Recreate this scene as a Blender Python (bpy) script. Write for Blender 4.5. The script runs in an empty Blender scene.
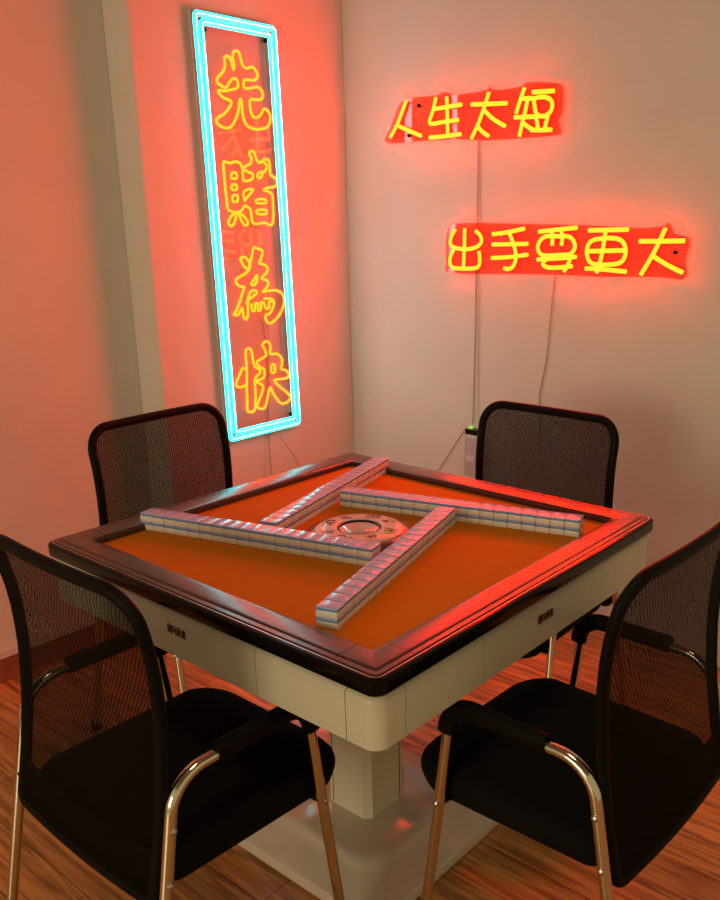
import bpy, bmesh, math, random
from mathutils import Vector, Matrix

# light levels
RED_COL = (100.0, 0.88, 0.03)
YEL_COL = (8.0, 0.68, 0.02)
CYAN_COL = (0.06, 6.6, 7.0)
CORE_COL = (1.0, 6.0, 6.4)
WORLD_COL = (0.95, 0.76, 0.40)
WORLD_STR = 0.38
TOP_FILL_W = 8.0
TOP_FILL_COL = (1.0, 0.74, 0.42)
REAR_FILL_W = 95.0
REAR_FILL_COL = (1.0, 0.82, 0.50)
EXPOSURE = 0.0

# sign outlines, in metres on their walls
NEON_LEFT = {'xian': [(1, [(0.7556, 2.0161), (0.7696, 2.0216), (0.7799, 2.015), (0.7868, 2.0001), (0.7918, 1.9818), (0.7957, 2.0011), (0.7913, 2.0202), (0.7966, 2.0365), (0.8083, 2.0438), (0.8221, 2.0376), (0.8281, 2.0166), (0.8377, 1.9971), (0.8561, 1.9935), (0.8766, 2.0001), (0.893, 1.9898), (0.9004, 1.9723), (0.8848, 1.9586), (0.8616, 1.9563), (0.8398, 1.9549), (0.8331, 1.9414), (0.8376, 1.9285), (0.8623, 1.9296), (0.8917, 1.9369), (0.9117, 1.9306), (0.9203, 1.9128), (0.9091, 1.8974), (0.8854, 1.8941), (0.8622, 1.8934), (0.856, 1.8745), (0.86, 1.8522), (0.8703, 1.8365), (0.8896, 1.8358), (0.9084, 1.8496), (0.9215, 1.8665), (0.9374, 1.8635), (0.9504, 1.8444), (0.9437, 1.8186), (0.9257, 1.8035), (0.8835, 1.7957), (0.8488, 1.7998), (0.8299, 1.815), (0.8208, 1.8431), (0.8204, 1.8716), (0.8164, 1.8915), (0.8086, 1.8787), (0.8016, 1.8498), (0.7882, 1.8244), (0.7706, 1.802), (0.7491, 1.7913), (0.7193, 1.7954), (0.7016, 1.8095), (0.712, 1.823), (0.7395, 1.8378), (0.7623, 1.8588), (0.7733, 1.8769), (0.759, 1.8845), (0.7387, 1.8887), (0.7234, 1.8993), (0.7201, 1.91), (0.746, 1.91), (0.7796, 1.9179), (0.8036, 1.9257), (0.8083, 1.941), (0.8005, 1.9541), (0.7837, 1.9516), (0.7675, 1.937), (0.7536, 1.9218), (0.7365, 1.9249), (0.7185, 1.9341), (0.7169, 1.9457), (0.7344, 1.9612), (0.7493, 1.9764), (0.756, 1.9967)])], 'du': [(1, [(0.7205, 1.6767), (0.7336, 1.6797), (0.75, 1.6762), (0.7731, 1.6829), (0.7937, 1.6778), (0.8041, 1.6647), (0.8049, 1.6462), (0.8073, 1.6196), (0.8253, 1.6196), (0.8464, 1.6261), (0.8513, 1.6433), (0.8295, 1.6495), (0.8149, 1.6558), (0.8108, 1.662), (0.8237, 1.6709), (0.8424, 1.6779), (0.8496, 1.6951), (0.8404, 1.7108), (0.8518, 1.7222), (0.8653, 1.7148), (0.8731, 1.694), (0.8865, 1.683), (0.9021, 1.6908), (0.9176, 1.697), (0.9323, 1.6907), (0.9349, 1.6683), (0.936, 1.6423), (0.9558, 1.6341), (0.9668, 1.6146), (0.9521, 1.6011), (0.9192, 1.5978), (0.8985, 1.5892), (0.9213, 1.5843), (0.9388, 1.5722), (0.9412, 1.5367), (0.9398, 1.5011), (0.9332, 1.4697), (0.9173, 1.4654), (0.8945, 1.4737), (0.8577, 1.4696), (0.8377, 1.4751), (0.8327, 1.5014), (0.8291, 1.5223), (0.8161, 1.5293), (0.8036, 1.5335), (0.7907, 1.5188), (0.7698, 1.5115), (0.7452, 1.5128), (0.7263, 1.523), (0.7239, 1.5526), (0.7209, 1.5946), (0.7202, 1.6362)]), (1, [(0.8065, 1.5834), (0.8494, 1.5901), (0.8126, 1.5577), (0.8051, 1.5525)]), (1, [(0.755, 1.6431), (0.7754, 1.6437), (0.774, 1.6268), (0.7535, 1.6263)]), (1, [(0.7521, 1.6036), (0.7726, 1.604), (0.7712, 1.5888), (0.7507, 1.5884)]), (1, [(0.7534, 1.5673), (0.774, 1.5676), (0.7724, 1.5488), (0.7518, 1.5486)]), (1, [(0.8639, 1.5556), (0.9051, 1.556), (0.9041, 1.5436), (0.8629, 1.5434)]), (1, [(0.864, 1.5184), (0.9053, 1.5185), (0.9043, 1.5052), (0.8629, 1.5053)]), (1, [(0.8763, 1.6449), (0.8912, 1.6518), (0.8964, 1.6403), (0.8823, 1.63), (0.8732, 1.6354)]), (0, [(0.9071, 1.6855), (0.9207, 1.6743), (0.9133, 1.6568), (0.897, 1.649)]), (1, [(0.7592, 1.5094), (0.7399, 1.4975), (0.725, 1.477), (0.7363, 1.4632), (0.7522, 1.475), (0.761, 1.4965)]), (1, [(0.7763, 1.5072), (0.7822, 1.4878), (0.798, 1.4668), (0.8135, 1.4692), (0.8112, 1.4841), (0.7948, 1.499)])], 'wei': [(0, [(0.7747, 1.2488), (0.7618, 1.2492), (0.745, 1.2604), (0.7431, 1.2774), (0.7858, 1.2945), (0.8099, 1.3129), (0.815, 1.3339), (0.8251, 1.3597), (0.8351, 1.3856), (0.8564, 1.3807), (0.8767, 1.3732), (0.8716, 1.3529), (0.8569, 1.3278), (0.8781, 1.3243), (0.8976, 1.3105), (0.8903, 1.2918), (0.8707, 1.2807), (0.8653, 1.2714), (0.8884, 1.2658), (0.8968, 1.2522), (0.8861, 1.2362), (0.8663, 1.2235), (0.9031, 1.2255), (0.9391, 1.2231), (0.9654, 1.208), (0.9731, 1.185), (0.9651, 1.1585), (0.9415, 1.1289), (0.9126, 1.1089), (0.8881, 1.1044), (0.8759, 1.1167), (0.8737, 1.1347), (0.8969, 1.1417), (0.9134, 1.1617), (0.9193, 1.1836), (0.901, 1.1965), (0.8713, 1.1968)]), (0, [(0.7804, 1.2497), (0.7703, 1.2299), (0.7535, 1.1968), (0.737, 1.1681), (0.7217, 1.1513), (0.741, 1.1488), (0.7565, 1.1665), (0.7631, 1.1711), (0.7665, 1.144), (0.7759, 1.1279), (0.7879, 1.1421), (0.7893, 1.1725), (0.7948, 1.1981), (0.8169, 1.2095), (0.8382, 1.2228), (0.8274, 1.2321), (0.8069, 1.2274), (0.7938, 1.2068), (0.7836, 1.1859)]), (1, [(0.7705, 1.3516), (0.7918, 1.3533), (0.8094, 1.3341), (0.8024, 1.3111), (0.7816, 1.3243), (0.7709, 1.3433)]), (1, [(0.8421, 1.2869), (0.8307, 1.2734), (0.8133, 1.2572), (0.823, 1.2497), (0.8415, 1.2641)]), (0, [(0.8063, 1.1842), (0.811, 1.1568), (0.8246, 1.1609), (0.8245, 1.1819), (0.8385, 1.1826), (0.8398, 1.1544), (0.8546, 1.1629), (0.8539, 1.1841), (0.8679, 1.183), (0.8781, 1.161), (0.895, 1.1641), (0.8941, 1.1841), (0.9133, 1.184)])], 'kuai': [(1, [(0.7679, 1.0146), (0.7804, 1.0198), (0.7935, 1.0098), (0.7981, 0.9806), (0.8043, 0.9482), (0.8229, 0.9366), (0.8313, 0.9218), (0.8113, 0.909), (0.8006, 0.8941), (0.8014, 0.8527), (0.7985, 0.8162), (0.7916, 0.7811), (0.7699, 0.7769), (0.7554, 0.7863), (0.7584, 0.8226), (0.7592, 0.8682), (0.7635, 0.913), (0.7655, 0.9578), (0.7648, 0.9914)]), (0, [(0.7569, 0.9445), (0.7446, 0.9488), (0.732, 0.929), (0.7094, 0.8973), (0.7161, 0.8828), (0.7375, 0.8787), (0.7554, 0.8852)]), (1, [(0.8488, 1.0242), (0.8677, 1.0374), (0.8867, 1.0263), (0.8883, 1.0061), (0.8879, 0.9855), (0.9172, 0.9839), (0.9408, 0.9676), (0.9454, 0.9438), (0.9388, 0.9213), (0.9621, 0.9125), (0.9773, 0.8944), (0.9688, 0.8818), (0.9347, 0.8815), (0.8987, 0.8819), (0.9264, 0.8525), (0.9623, 0.8233), (0.9802, 0.8033), (0.9662, 0.7862), (0.9341, 0.7823), (0.9104, 0.8029), (0.8906, 0.8296), (0.8771, 0.8561), (0.8625, 0.8246), (0.851, 0.7936), (0.8372, 0.7795), (0.8087, 0.7866), (0.8075, 0.8008), (0.8238, 0.826), (0.8394, 0.8561), (0.836, 0.8742), (0.8163, 0.8826), (0.8111, 0.8926), (0.8315, 0.8942), (0.8504, 0.9054), (0.8501, 0.9321), (0.8327, 0.9399), (0.8185, 0.9554), (0.8205, 0.9665), (0.8498, 0.976), (0.865, 0.986), (0.8596, 1.0094)]), (1, [(0.8909, 0.9424), (0.9066, 0.9404), (0.9046, 0.9128), (0.8888, 0.9149)])]}
NEON_RIGHT = {'ren': [(0, [(-0.969, 1.9027), (-1.0111, 1.8287), (-1.0497, 1.7805)]), (0, [(-1.0044, 1.817), (-0.9601, 1.8009), (-0.8997, 1.7778)])], 'sheng': [(0, [(-0.8274, 1.9036), (-0.8403, 1.8603), (-0.8566, 1.8181), (-0.7921, 1.8183), (-0.7279, 1.8204)]), (0, [(-0.8293, 1.8651), (-0.7733, 1.8672), (-0.7142, 1.8699)]), (0, [(-0.7785, 1.9018), (-0.7751, 1.8414), (-0.7728, 1.7711)]), (0, [(-0.8587, 1.7691), (-0.7856, 1.7695), (-0.7163, 1.7723)])], 'tai': [(0, [(-0.6687, 1.8671), (-0.5939, 1.8626), (-0.5206, 1.8591)]), (0, [(-0.5934, 1.9002), (-0.6131, 1.8528), (-0.6384, 1.7999), (-0.667, 1.7538)]), (0, [(-0.6183, 1.8483), (-0.5767, 1.8145), (-0.5248, 1.7863)]), (0, [(-0.6369, 1.7888), (-0.6181, 1.7735), (-0.5949, 1.7596)])], 'duan': [(0, [(-0.448, 1.9016), (-0.4621, 1.8697), (-0.4802, 1.8231)]), (0, [(-0.462, 1.8687), (-0.4286, 1.8668), (-0.4134, 1.8646)]), (0, [(-0.4867, 1.8115), (-0.4417, 1.8097), (-0.3992, 1.8076)]), (0, [(-0.4345, 1.865), (-0.4451, 1.8205), (-0.456, 1.7827), (-0.4641, 1.7482)]), (0, [(-0.4483, 1.7895), (-0.4314, 1.7787), (-0.4158, 1.7695)]), (0, [(-0.4166, 1.8847), (-0.3785, 1.8832), (-0.3346, 1.8812)]), (1, [(-0.4062, 1.864), (-0.366, 1.8653), (-0.3407, 1.8492), (-0.3418, 1.8222), (-0.3664, 1.8071), (-0.3965, 1.8145), (-0.4065, 1.8414)]), (0, [(-0.3992, 1.8076), (-0.3948, 1.7882), (-0.3904, 1.7678)]), (0, [(-0.3529, 1.8089), (-0.3596, 1.7858), (-0.3641, 1.7661)]), (0, [(-0.4206, 1.7678), (-0.3795, 1.7642), (-0.3391, 1.7631)])], 'chu': [(0, [(-0.6925, 1.4471), (-0.6932, 1.3758), (-0.697, 1.3083)]), (0, [(-0.7371, 1.4424), (-0.7571, 1.4112), (-0.7522, 1.3835), (-0.6993, 1.3727), (-0.6446, 1.3788), (-0.6165, 1.3992), (-0.6229, 1.4226), (-0.6433, 1.4383)]), (0, [(-0.7443, 1.3679), (-0.7598, 1.3385), (-0.7549, 1.3105), (-0.7258, 1.3027), (-0.6411, 1.3061), (-0.6226, 1.3281), (-0.6271, 1.3672)])], 'shou': [(0, [(-0.5685, 1.4269), (-0.5046, 1.4334), (-0.435, 1.4459)]), (0, [(-0.5676, 1.3909), (-0.4928, 1.3928), (-0.4194, 1.3947)]), (0, [(-0.5709, 1.3434), (-0.4915, 1.3484), (-0.4181, 1.3578)]), (0, [(-0.4975, 1.4328), (-0.475, 1.3901), (-0.4652, 1.3472), (-0.4763, 1.3163), (-0.4988, 1.3064), (-0.5162, 1.3095)])], 'yao': [(0, [(-0.3745, 1.4356), (-0.2957, 1.4431), (-0.2266, 1.4492)]), (1, [(-0.3511, 1.4182), (-0.3756, 1.3878), (-0.3576, 1.3577), (-0.2917, 1.3589), (-0.2451, 1.3634), (-0.2292, 1.3907), (-0.2508, 1.4187), (-0.3021, 1.4209)]), (0, [(-0.3221, 1.4382), (-0.3181, 1.4146), (-0.3184, 1.3897)]), (0, [(-0.2839, 1.4407), (-0.2797, 1.4149), (-0.2815, 1.3902)]), (0, [(-0.3768, 1.3421), (-0.2986, 1.3475), (-0.2244, 1.3539)]), (0, [(-0.336, 1.348), (-0.3533, 1.3261), (-0.3196, 1.3155), (-0.2386, 1.3226)]), (0, [(-0.2444, 1.3498), (-0.2548, 1.3247), (-0.2684, 1.3043)])], 'geng': [(0, [(-0.1808, 1.4402), (-0.1089, 1.4416), (-0.0384, 1.443)]), (1, [(-0.1566, 1.4109), (-0.181, 1.3892), (-0.1807, 1.3568), (-0.1597, 1.3328), (-0.098, 1.3315), (-0.0556, 1.3405), (-0.0413, 1.3699), (-0.0509, 1.4012), (-0.0831, 1.4154)]), (0, [(-0.1177, 1.4377), (-0.1256, 1.3698), (-0.1352, 1.3259), (-0.1432, 1.3033)]), (0, [(-0.1785, 1.3731), (-0.1122, 1.3754), (-0.0463, 1.3777)]), (0, [(-0.1863, 1.3171), (-0.1122, 1.315), (-0.0364, 1.3105)])], 'da': [(0, [(0.0042, 1.4069), (0.0822, 1.4076), (0.1541, 1.4094)]), (0, [(0.0901, 1.4468), (0.0569, 1.3727), (0.0164, 1.3015)]), (0, [(0.052, 1.363), (0.102, 1.3364), (0.1564, 1.3135)])]}
BORDER_OUT = [(0.638, 2.1366), (0.985, 2.1353), (1.0152, 0.6913), (0.6622, 0.6892)]
BORDER_IN = [(0.6721, 2.1119), (0.9547, 2.1087), (0.9798, 0.7432), (0.7015, 0.7227)]
SIGN_BOLTS = [(0.6804, 2.0921), (0.9489, 2.0935), (0.9818, 0.7325), (0.706, 0.718)]
PANEL_UPPER = [(-1.0733, 1.7626), (-1.0568, 1.8152), (-1.0103, 1.8926), (-0.961, 1.9127), (-0.8286, 1.9116), (-0.8102, 1.92), (-0.7693, 1.9131), (-0.7557, 1.9053), (-0.6161, 1.9093), (-0.5995, 1.9206), (-0.574, 1.9056), (-0.4679, 1.9085), (-0.4444, 1.9187), (-0.328, 1.9047), (-0.3043, 1.8815), (-0.3049, 1.815), (-0.3189, 1.7915), (-0.306, 1.7599), (-0.3205, 1.7453), (-0.4623, 1.7444), (-0.5872, 1.7452), (-0.6564, 1.7492), (-0.8099, 1.7616)]
PANEL_LOWER = [(-0.7762, 1.4484), (-0.67, 1.4659), (-0.4529, 1.4617), (-0.2147, 1.4576), (-0.0112, 1.4479), (0.0768, 1.4538), (0.0924, 1.4658), (0.1072, 1.4478), (0.1185, 1.4297), (0.1584, 1.4209), (0.1697, 1.403), (0.1585, 1.3456), (0.1682, 1.3093), (0.1502, 1.2903), (0.1235, 1.2924), (0.0486, 1.2962), (-0.13, 1.2903), (-0.2836, 1.2921), (-0.533, 1.2878), (-0.7659, 1.2844), (-0.7852, 1.3245)]
SCREWS_UPPER = [(-0.9132, 1.8832), (-0.9626, 1.7828)]
SCREWS_LOWER = [(0.1249, 1.3738)]
CABLES_BACK = {'c1': [(-0.6532, 1.7502), (-0.6509, 1.6149), (-0.6527, 1.4586), (-0.6539, 1.2612), (-0.6549, 1.0374), (-0.6583, 0.8041), (-0.6617, 0.7076)], 'c1b': [(-0.6444, 1.7497), (-0.639, 1.448), (-0.6412, 1.1883), (-0.6382, 0.885), (-0.6352, 0.7113)], 'c2': [(-0.3152, 1.29), (-0.3234, 1.2037), (-0.331, 1.098), (-0.3387, 0.9898), (-0.3559, 0.8965), (-0.3622, 0.84), (-0.3502, 0.6515)], 'pl': [(-0.6883, 0.6958), (-0.7321, 0.632), (-0.7822, 0.5615), (-0.8234, 0.4993), (-0.8549, 0.4419)]}
CABLES_SIDE = {'w1': [(0.8729, 1.1242), (0.8816, 1.0393), (0.8852, 0.8825), (0.8758, 0.7235), (0.8724, 0.6424), (0.873, 0.5801), (0.8748, 0.4959)], 'w2': [(0.8982, 1.1902), (0.9005, 1.0179), (0.8629, 0.7258), (0.8542, 0.6459), (0.8346, 0.4926)], 'w3': [(0.9314, 0.6432), (0.9718, 0.5932), (1.0127, 0.5334), (1.0378, 0.4802)]}

# ------------------------------------------------------------------ helpers
C = bpy.context.scene.collection
PI = math.pi


def link(o, parent=None):
    C.objects.link(o)
    if parent is not None:
        o.parent = parent
    return o


def empty(name, label, cat, loc=(0, 0, 0), rz=0.0, group=None):
    o = bpy.data.objects.new(name, None)
    o.empty_display_size = 0.05
    o.location = loc
    o.rotation_euler = (0, 0, rz)
    tag(o, label, cat, group)
    return link(o)


def tag(o, label, cat, group=None):
    o["label"] = label
    o["category"] = cat
    if group:
        o["group"] = group
    return o


class MB:
    """collects vertices and faces of ONE mesh"""

    def __init__(self):
        self.v, self.f, self.m = [], [], []

    def add(self, vs, fs, mi=0):
        n = len(self.v)
        self.v += [tuple(p) for p in vs]
        for f in fs:
            self.f.append(tuple(i + n for i in f))
            self.m.append(mi)

    def box(self, x0, y0, z0, x1, y1, z1, mi=0):
        vs = [(x0, y0, z0), (x1, y0, z0), (x1, y1, z0), (x0, y1, z0), (x0, y0, z1), (x1, y0, z1), (x1, y1, z1), (x0, y1, z1)]
        self.add(vs, [(3, 2, 1, 0), (4, 5, 6, 7), (0, 1, 5, 4), (1, 2, 6, 5), (2, 3, 7, 6), (3, 0, 4, 7)], mi)
        return self

    def sweep(self, pts, ra, rb=None, sides=10, closed=False, up=None, mi=0, power=1.0, back=None, side=None):
        """elliptical tube along pts; ra across 'up', rb along it"""
        rb = ra if rb is None else rb
        P = [Vector(p) for p in pts]
        n = len(P)
        T = []
        for i in range(n):
            a = P[(i - 1) % n] if closed or i > 0 else P[i]
            b = P[(i + 1) % n] if closed or i < n - 1 else P[i]
            T.append((b - a).normalized())
        N = None
        rings = []
        for i in range(n):
            if up is not None:
                u = Vector(up)
                N = (u - T[i] * u.dot(T[i]))
                N = N.normalized() if N.length > 1e-6 else T[i].orthogonal().normalized()
            elif N is None:
                r = Vector((0, 0, 1)) if abs(T[i].z) < 0.9 else Vector((1, 0, 0))
                N = (r - T[i] * r.dot(T[i])).normalized()
            else:
                N = (N - T[i] * N.dot(T[i])).normalized()
            B = T[i].cross(N)
            ring = []
            for k in range(sides):
                a = 2 * PI * (k + 0.5) / sides
                c, s = math.cos(a), math.sin(a)
                c = math.copysign(abs(c) ** power, c)
                s = math.copysign(abs(s) ** power, s)
                ring.append(P[i] + B * (c * ra) + N * (s * rb))
            rings.append(ring)
        vs = [p for r in rings for p in r]
        fs = []
        m = n if closed else n - 1
        for i in range(m):
            j = (i + 1) % n
            for k in range(sides):
                l = (k + 1) % sides
                fs.append((i * sides + k, i * sides + l, j * sides + l, j * sides + k))
        if not closed:
            fs.append(tuple(range(sides - 1, -1, -1)))
            fs.append(tuple((n - 1) * sides + k for k in range(sides)))
        self.add(vs, fs, mi)
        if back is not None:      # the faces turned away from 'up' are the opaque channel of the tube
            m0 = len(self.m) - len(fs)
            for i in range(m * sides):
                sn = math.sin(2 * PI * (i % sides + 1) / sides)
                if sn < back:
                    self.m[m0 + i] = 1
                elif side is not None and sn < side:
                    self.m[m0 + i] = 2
        return self

    def lathe(self, prof, cx=0, cy=0, seg=48, mi=0, closed_profile=False, axis='z', base=(0, 0, 0)):
        vs, fs = [], []
        n = len(prof)
        for i in range(seg):
            a = 2 * PI * i / seg
            for r, z in prof:
                if axis == 'z':
                    vs.append((cx + r * math.cos(a), cy + r * math.sin(a), z))
                elif axis == 'x':
                    vs.append((base[0] + z, base[1] + r * math.cos(a), base[2] + r * math.sin(a)))
                else:
                    vs.append((base[0] - r * math.cos(a), base[1] + z, base[2] + r * math.sin(a)))
        for i in range(seg):
            j = (i + 1) % seg
            for k in range(n if closed_profile else n - 1):
                l = (k + 1) % n
                fs.append((i * n + k, j * n + k, j * n + l, i * n + l))
        if not closed_profile:
            if prof[0][0] > 1e-6:
                fs.append(tuple(i * n for i in range(seg - 1, -1, -1)))
            if prof[-1][0] > 1e-6:
                fs.append(tuple(i * n + n - 1 for i in range(seg)))
        self.add(vs, fs, mi)
        return self

    def prism(self, poly, fn, t0, t1, mi=0, mi_side=None):
        """polygon (list of 2D) mapped by fn(a, b, t) and extruded from t0 to t1"""
        n = len(poly)
        vs = [fn(a, b, t0) for a, b in poly] + [fn(a, b, t1) for a, b in poly]
        self.add(vs, [tuple(range(n - 1, -1, -1)), tuple(range(n, 2 * n))], mi)
        self.add(vs, [(i, (i + 1) % n, n + (i + 1) % n, n + i) for i in range(n)], mi if mi_side is None else mi_side)
        return self

    def rings(self, rs, cap=True, mi=0, closed=False):
        n = len(rs[0])
        vs = [p for r in rs for p in r]
        fs = []
        m = len(rs) if closed else len(rs) - 1
        for i in range(m):
            j = (i + 1) % len(rs)
            for k in range(n):
                l = (k + 1) % n
                fs.append((i * n + k, i * n + l, j * n + l, j * n + k))
        if cap and not closed:
            fs.append(tuple(range(n - 1, -1, -1)))
            fs.append(tuple((len(rs) - 1) * n + k for k in range(n)))
        self.add(vs, fs, mi)
        return self

    def build(self, name, mats, parent=None, smooth=True, angle=40, bevel=0.0, bseg=2, weld=False):
        me = bpy.data.meshes.new(name)
        me.from_pydata(self.v, [], self.f)
        mats = mats if isinstance(mats, (list, tuple)) else [mats]
        for m in mats:
            me.materials.append(m)
        me.polygons.foreach_set('material_index', self.m)
        bm = bmesh.new()
        bm.from_mesh(me)
        if weld:
            bmesh.ops.remove_doubles(bm, verts=bm.verts, dist=1e-5)
        bmesh.ops.recalc_face_normals(bm, faces=bm.faces)
        if bevel > 0:
            es = [e for e in bm.edges if len(e.link_faces) == 2 and e.calc_face_angle(0) > math.radians(35)]
            bmesh.ops.bevel(bm, geom=es, offset=bevel, segments=bseg, profile=0.5, affect='EDGES', clamp_overlap=True)
        if smooth:
            for f in bm.faces:
                f.smooth = True
            for e in bm.edges:
                e.smooth = not (len(e.link_faces) == 2 and e.calc_face_angle(0) > math.radians(angle))
        bm.to_mesh(me)
        bm.free()
        o = bpy.data.objects.new(name, me)
        return link(o, parent)


def smooth_path(pts, closed=False, n=5):
    P = [Vector(p) for p in pts]
    m = len(P)
    if m < 3 and not closed:
        return P
    out = []
    segs = m if closed else m - 1
    for i in range(segs):
        g = lambda k: P[k % m] if closed else P[max(0, min(m - 1, k))]
        p0, p1, p2, p3 = g(i - 1), g(i), g(i + 1), g(i + 2)
        for k in range(n):
            t = k / n
            out.append(0.5 * ((2 * p1) + (p2 - p0) * t + (2 * p0 - 5 * p1 + 4 * p2 - p3) * t * t + (3 * p1 - p0 - 3 * p2 + p3) * t ** 3))
    if not closed:
        out.append(P[-1])
    return out


def fillet(pts, radii, n=7):
    """polyline with rounded inner corners"""
    P = [Vector(p) for p in pts]
    out = [P[0]]
    for i in range(1, len(P) - 1):
        a, b, c = P[i - 1], P[i], P[i + 1]
        u, w = (a - b).normalized(), (c - b).normalized()
        ang = u.angle(w)
        r = radii[i - 1]
        d = r / math.tan(ang / 2)
        p0, p1 = b + u * d, b + w * d
        ctr = b + (u + w).normalized() * (r / math.sin(ang / 2))
        for k in range(n + 1):
            t = k / n
            q = (p0 - ctr).lerp(p1 - ctr, t)
            out.append(ctr + q.normalized() * r)
    out.append(P[-1])
    return out


def rsquare(h, r, z, seg=7, hy=None):
    """rounded square outline of half size h"""
    hy = h if hy is None else hy
    r = max(min(r, h, hy), 0.0005)
    pts = []
    for cx, cy, a0 in ((h - r, hy - r, 0), (-h + r, hy - r, 90), (-h + r, -hy + r, 180), (h - r, -hy + r, 270)):
        for k in range(seg + 1):
            a = math.radians(a0 + 90 * k / seg)
            pts.append((cx + r * math.cos(a), cy + r * math.sin(a), z))
    return pts


# ------------------------------------------------------------------ materials
def mat(name):
    m = bpy.data.materials.new(name)
    m.use_nodes = True
    nt = m.node_tree
    b = nt.nodes.get('Principled BSDF')
    return m, nt, b


def plain(name, col, rough=0.5, metal=0.0, spec=0.5, coat=0.0, noise=0.0, nscale=40, bump=0.0, sheen=0.0, coat_rough=0.1):
    m, nt, b = mat(name)
    b.inputs['Base Color'].default_value = (*col, 1)
    b.inputs['Roughness'].default_value = rough
    b.inputs['Metallic'].default_value = metal
    b.inputs['Specular IOR Level'].default_value = spec
    b.inputs['Coat Weight'].default_value = coat
    b.inputs['Coat Roughness'].default_value = coat_rough
    if sheen:
        b.inputs['Sheen Weight'].default_value = sheen
    if noise or bump:
        tc = nt.nodes.new('ShaderNodeTexCoord')
        n = nt.nodes.new('ShaderNodeTexNoise')
        n.inputs['Scale'].default_value = nscale
        n.inputs['Detail'].default_value = 5
        nt.links.new(tc.outputs['Object'], n.inputs['Vector'])
        if noise:
            r = nt.nodes.new('ShaderNodeValToRGB')
            r.color_ramp.elements[0].position = 0.3
            r.color_ramp.elements[1].position = 0.7
            r.color_ramp.elements[0].color = (*[c * (1 - noise) for c in col], 1)
            r.color_ramp.elements[1].color = (*[min(1, c * (1 + noise)) for c in col], 1)
            nt.links.new(n.outputs['Fac'], r.inputs['Fac'])
            nt.links.new(r.outputs['Color'], b.inputs['Base Color'])
        if bump:
            bp = nt.nodes.new('ShaderNodeBump')
            bp.inputs['Strength'].default_value = bump
            bp.inputs['Distance'].default_value = 0.01
            nt.links.new(n.outputs['Fac'], bp.inputs['Height'])
            nt.links.new(bp.outputs['Normal'], b.inputs['Normal'])
    return m


def glow(name, col, strength, base=(0.6, 0.6, 0.6)):
    m, nt, b = mat(name)
    b.inputs['Base Color'].default_value = (*base, 1)
    b.inputs['Roughness'].default_value = 0.4
    b.inputs['Emission Color'].default_value = (*col, 1)
    b.inputs['Emission Strength'].default_value = strength
    return m


def acrylic(name, tint=(0.95, 0.95, 0.95), refl=1.0):
    m, nt, b = mat(name)
    nt.nodes.remove(b)
    out = nt.nodes['Material Output']
    tr = nt.nodes.new('ShaderNodeBsdfTransparent')
    tr.inputs['Color'].default_value = (*tint, 1)
    gl = nt.nodes.new('ShaderNodeBsdfGlossy')
    gl.inputs['Roughness'].default_value = 0.015
    fr = nt.nodes.new('ShaderNodeLayerWeight')
    fr.inputs['Blend'].default_value = 0.5
    pw = nt.nodes.new('ShaderNodeMath')
    pw.operation = 'POWER'
    pw.inputs[1].default_value = 5.0
    nt.links.new(fr.outputs['Facing'], pw.inputs[0])
    mu = nt.nodes.new('ShaderNodeMath')
    mu.operation = 'MULTIPLY_ADD'
    mu.use_clamp = True
    mu.inputs[1].default_value = 0.9
    mu.inputs[2].default_value = 0.04 * refl
    mx = nt.nodes.new('ShaderNodeMixShader')
    nt.links.new(pw.outputs[0], mu.inputs[0])
    nt.links.new(mu.outputs[0], mx.inputs['Fac'])
    nt.links.new(tr.outputs[0], mx.inputs[1])
    nt.links.new(gl.outputs[0], mx.inputs[2])
    nt.links.new(mx.outputs[0], out.inputs['Surface'])
    return m


def mesh_fabric(name, col, period=0.0032, thr=-0.05):
    """woven net: real holes, one every 'period' metres"""
    m, nt, b = mat(name)
    out = nt.nodes['Material Output']
    b.inputs['Base Color'].default_value = (*col, 1)
    b.inputs['Roughness'].default_value = 0.6
    b.inputs['Specular IOR Level'].default_value = 0.08
    tc = nt.nodes.new('ShaderNodeTexCoord')
    sp = nt.nodes.new('ShaderNodeSeparateXYZ')
    nt.links.new(tc.outputs['Object'], sp.inputs[0])

    def M(op, a, bb=None):
        n = nt.nodes.new('ShaderNodeMath')
        n.operation = op
        for i, x in enumerate((a, bb)):
            if x is None:
                continue
            if isinstance(x, (int, float)):
                n.inputs[i].default_value = x
            else:
                nt.links.new(x, n.inputs[i])
        return n.outputs[0]

    k = 2 * PI / period
    d1 = M('ADD', sp.outputs['X'], M('MULTIPLY', sp.outputs['Z'], 0.55))
    d2 = M('SUBTRACT', sp.outputs['X'], M('MULTIPLY', sp.outputs['Z'], 0.55))
    s = M('ADD', M('SINE', M('MULTIPLY', d1, k)), M('SINE', M('MULTIPLY', d2, k)))
    hole = M('GREATER_THAN', s, thr)
    tr = nt.nodes.new('ShaderNodeBsdfTransparent')
    mx = nt.nodes.new('ShaderNodeMixShader')
    nt.links.new(hole, mx.inputs['Fac'])
    nt.links.new(b.outputs[0], mx.inputs[1])
    nt.links.new(tr.outputs[0], mx.inputs[2])
    nt.links.new(mx.outputs[0], out.inputs['Surface'])
    return m


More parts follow.
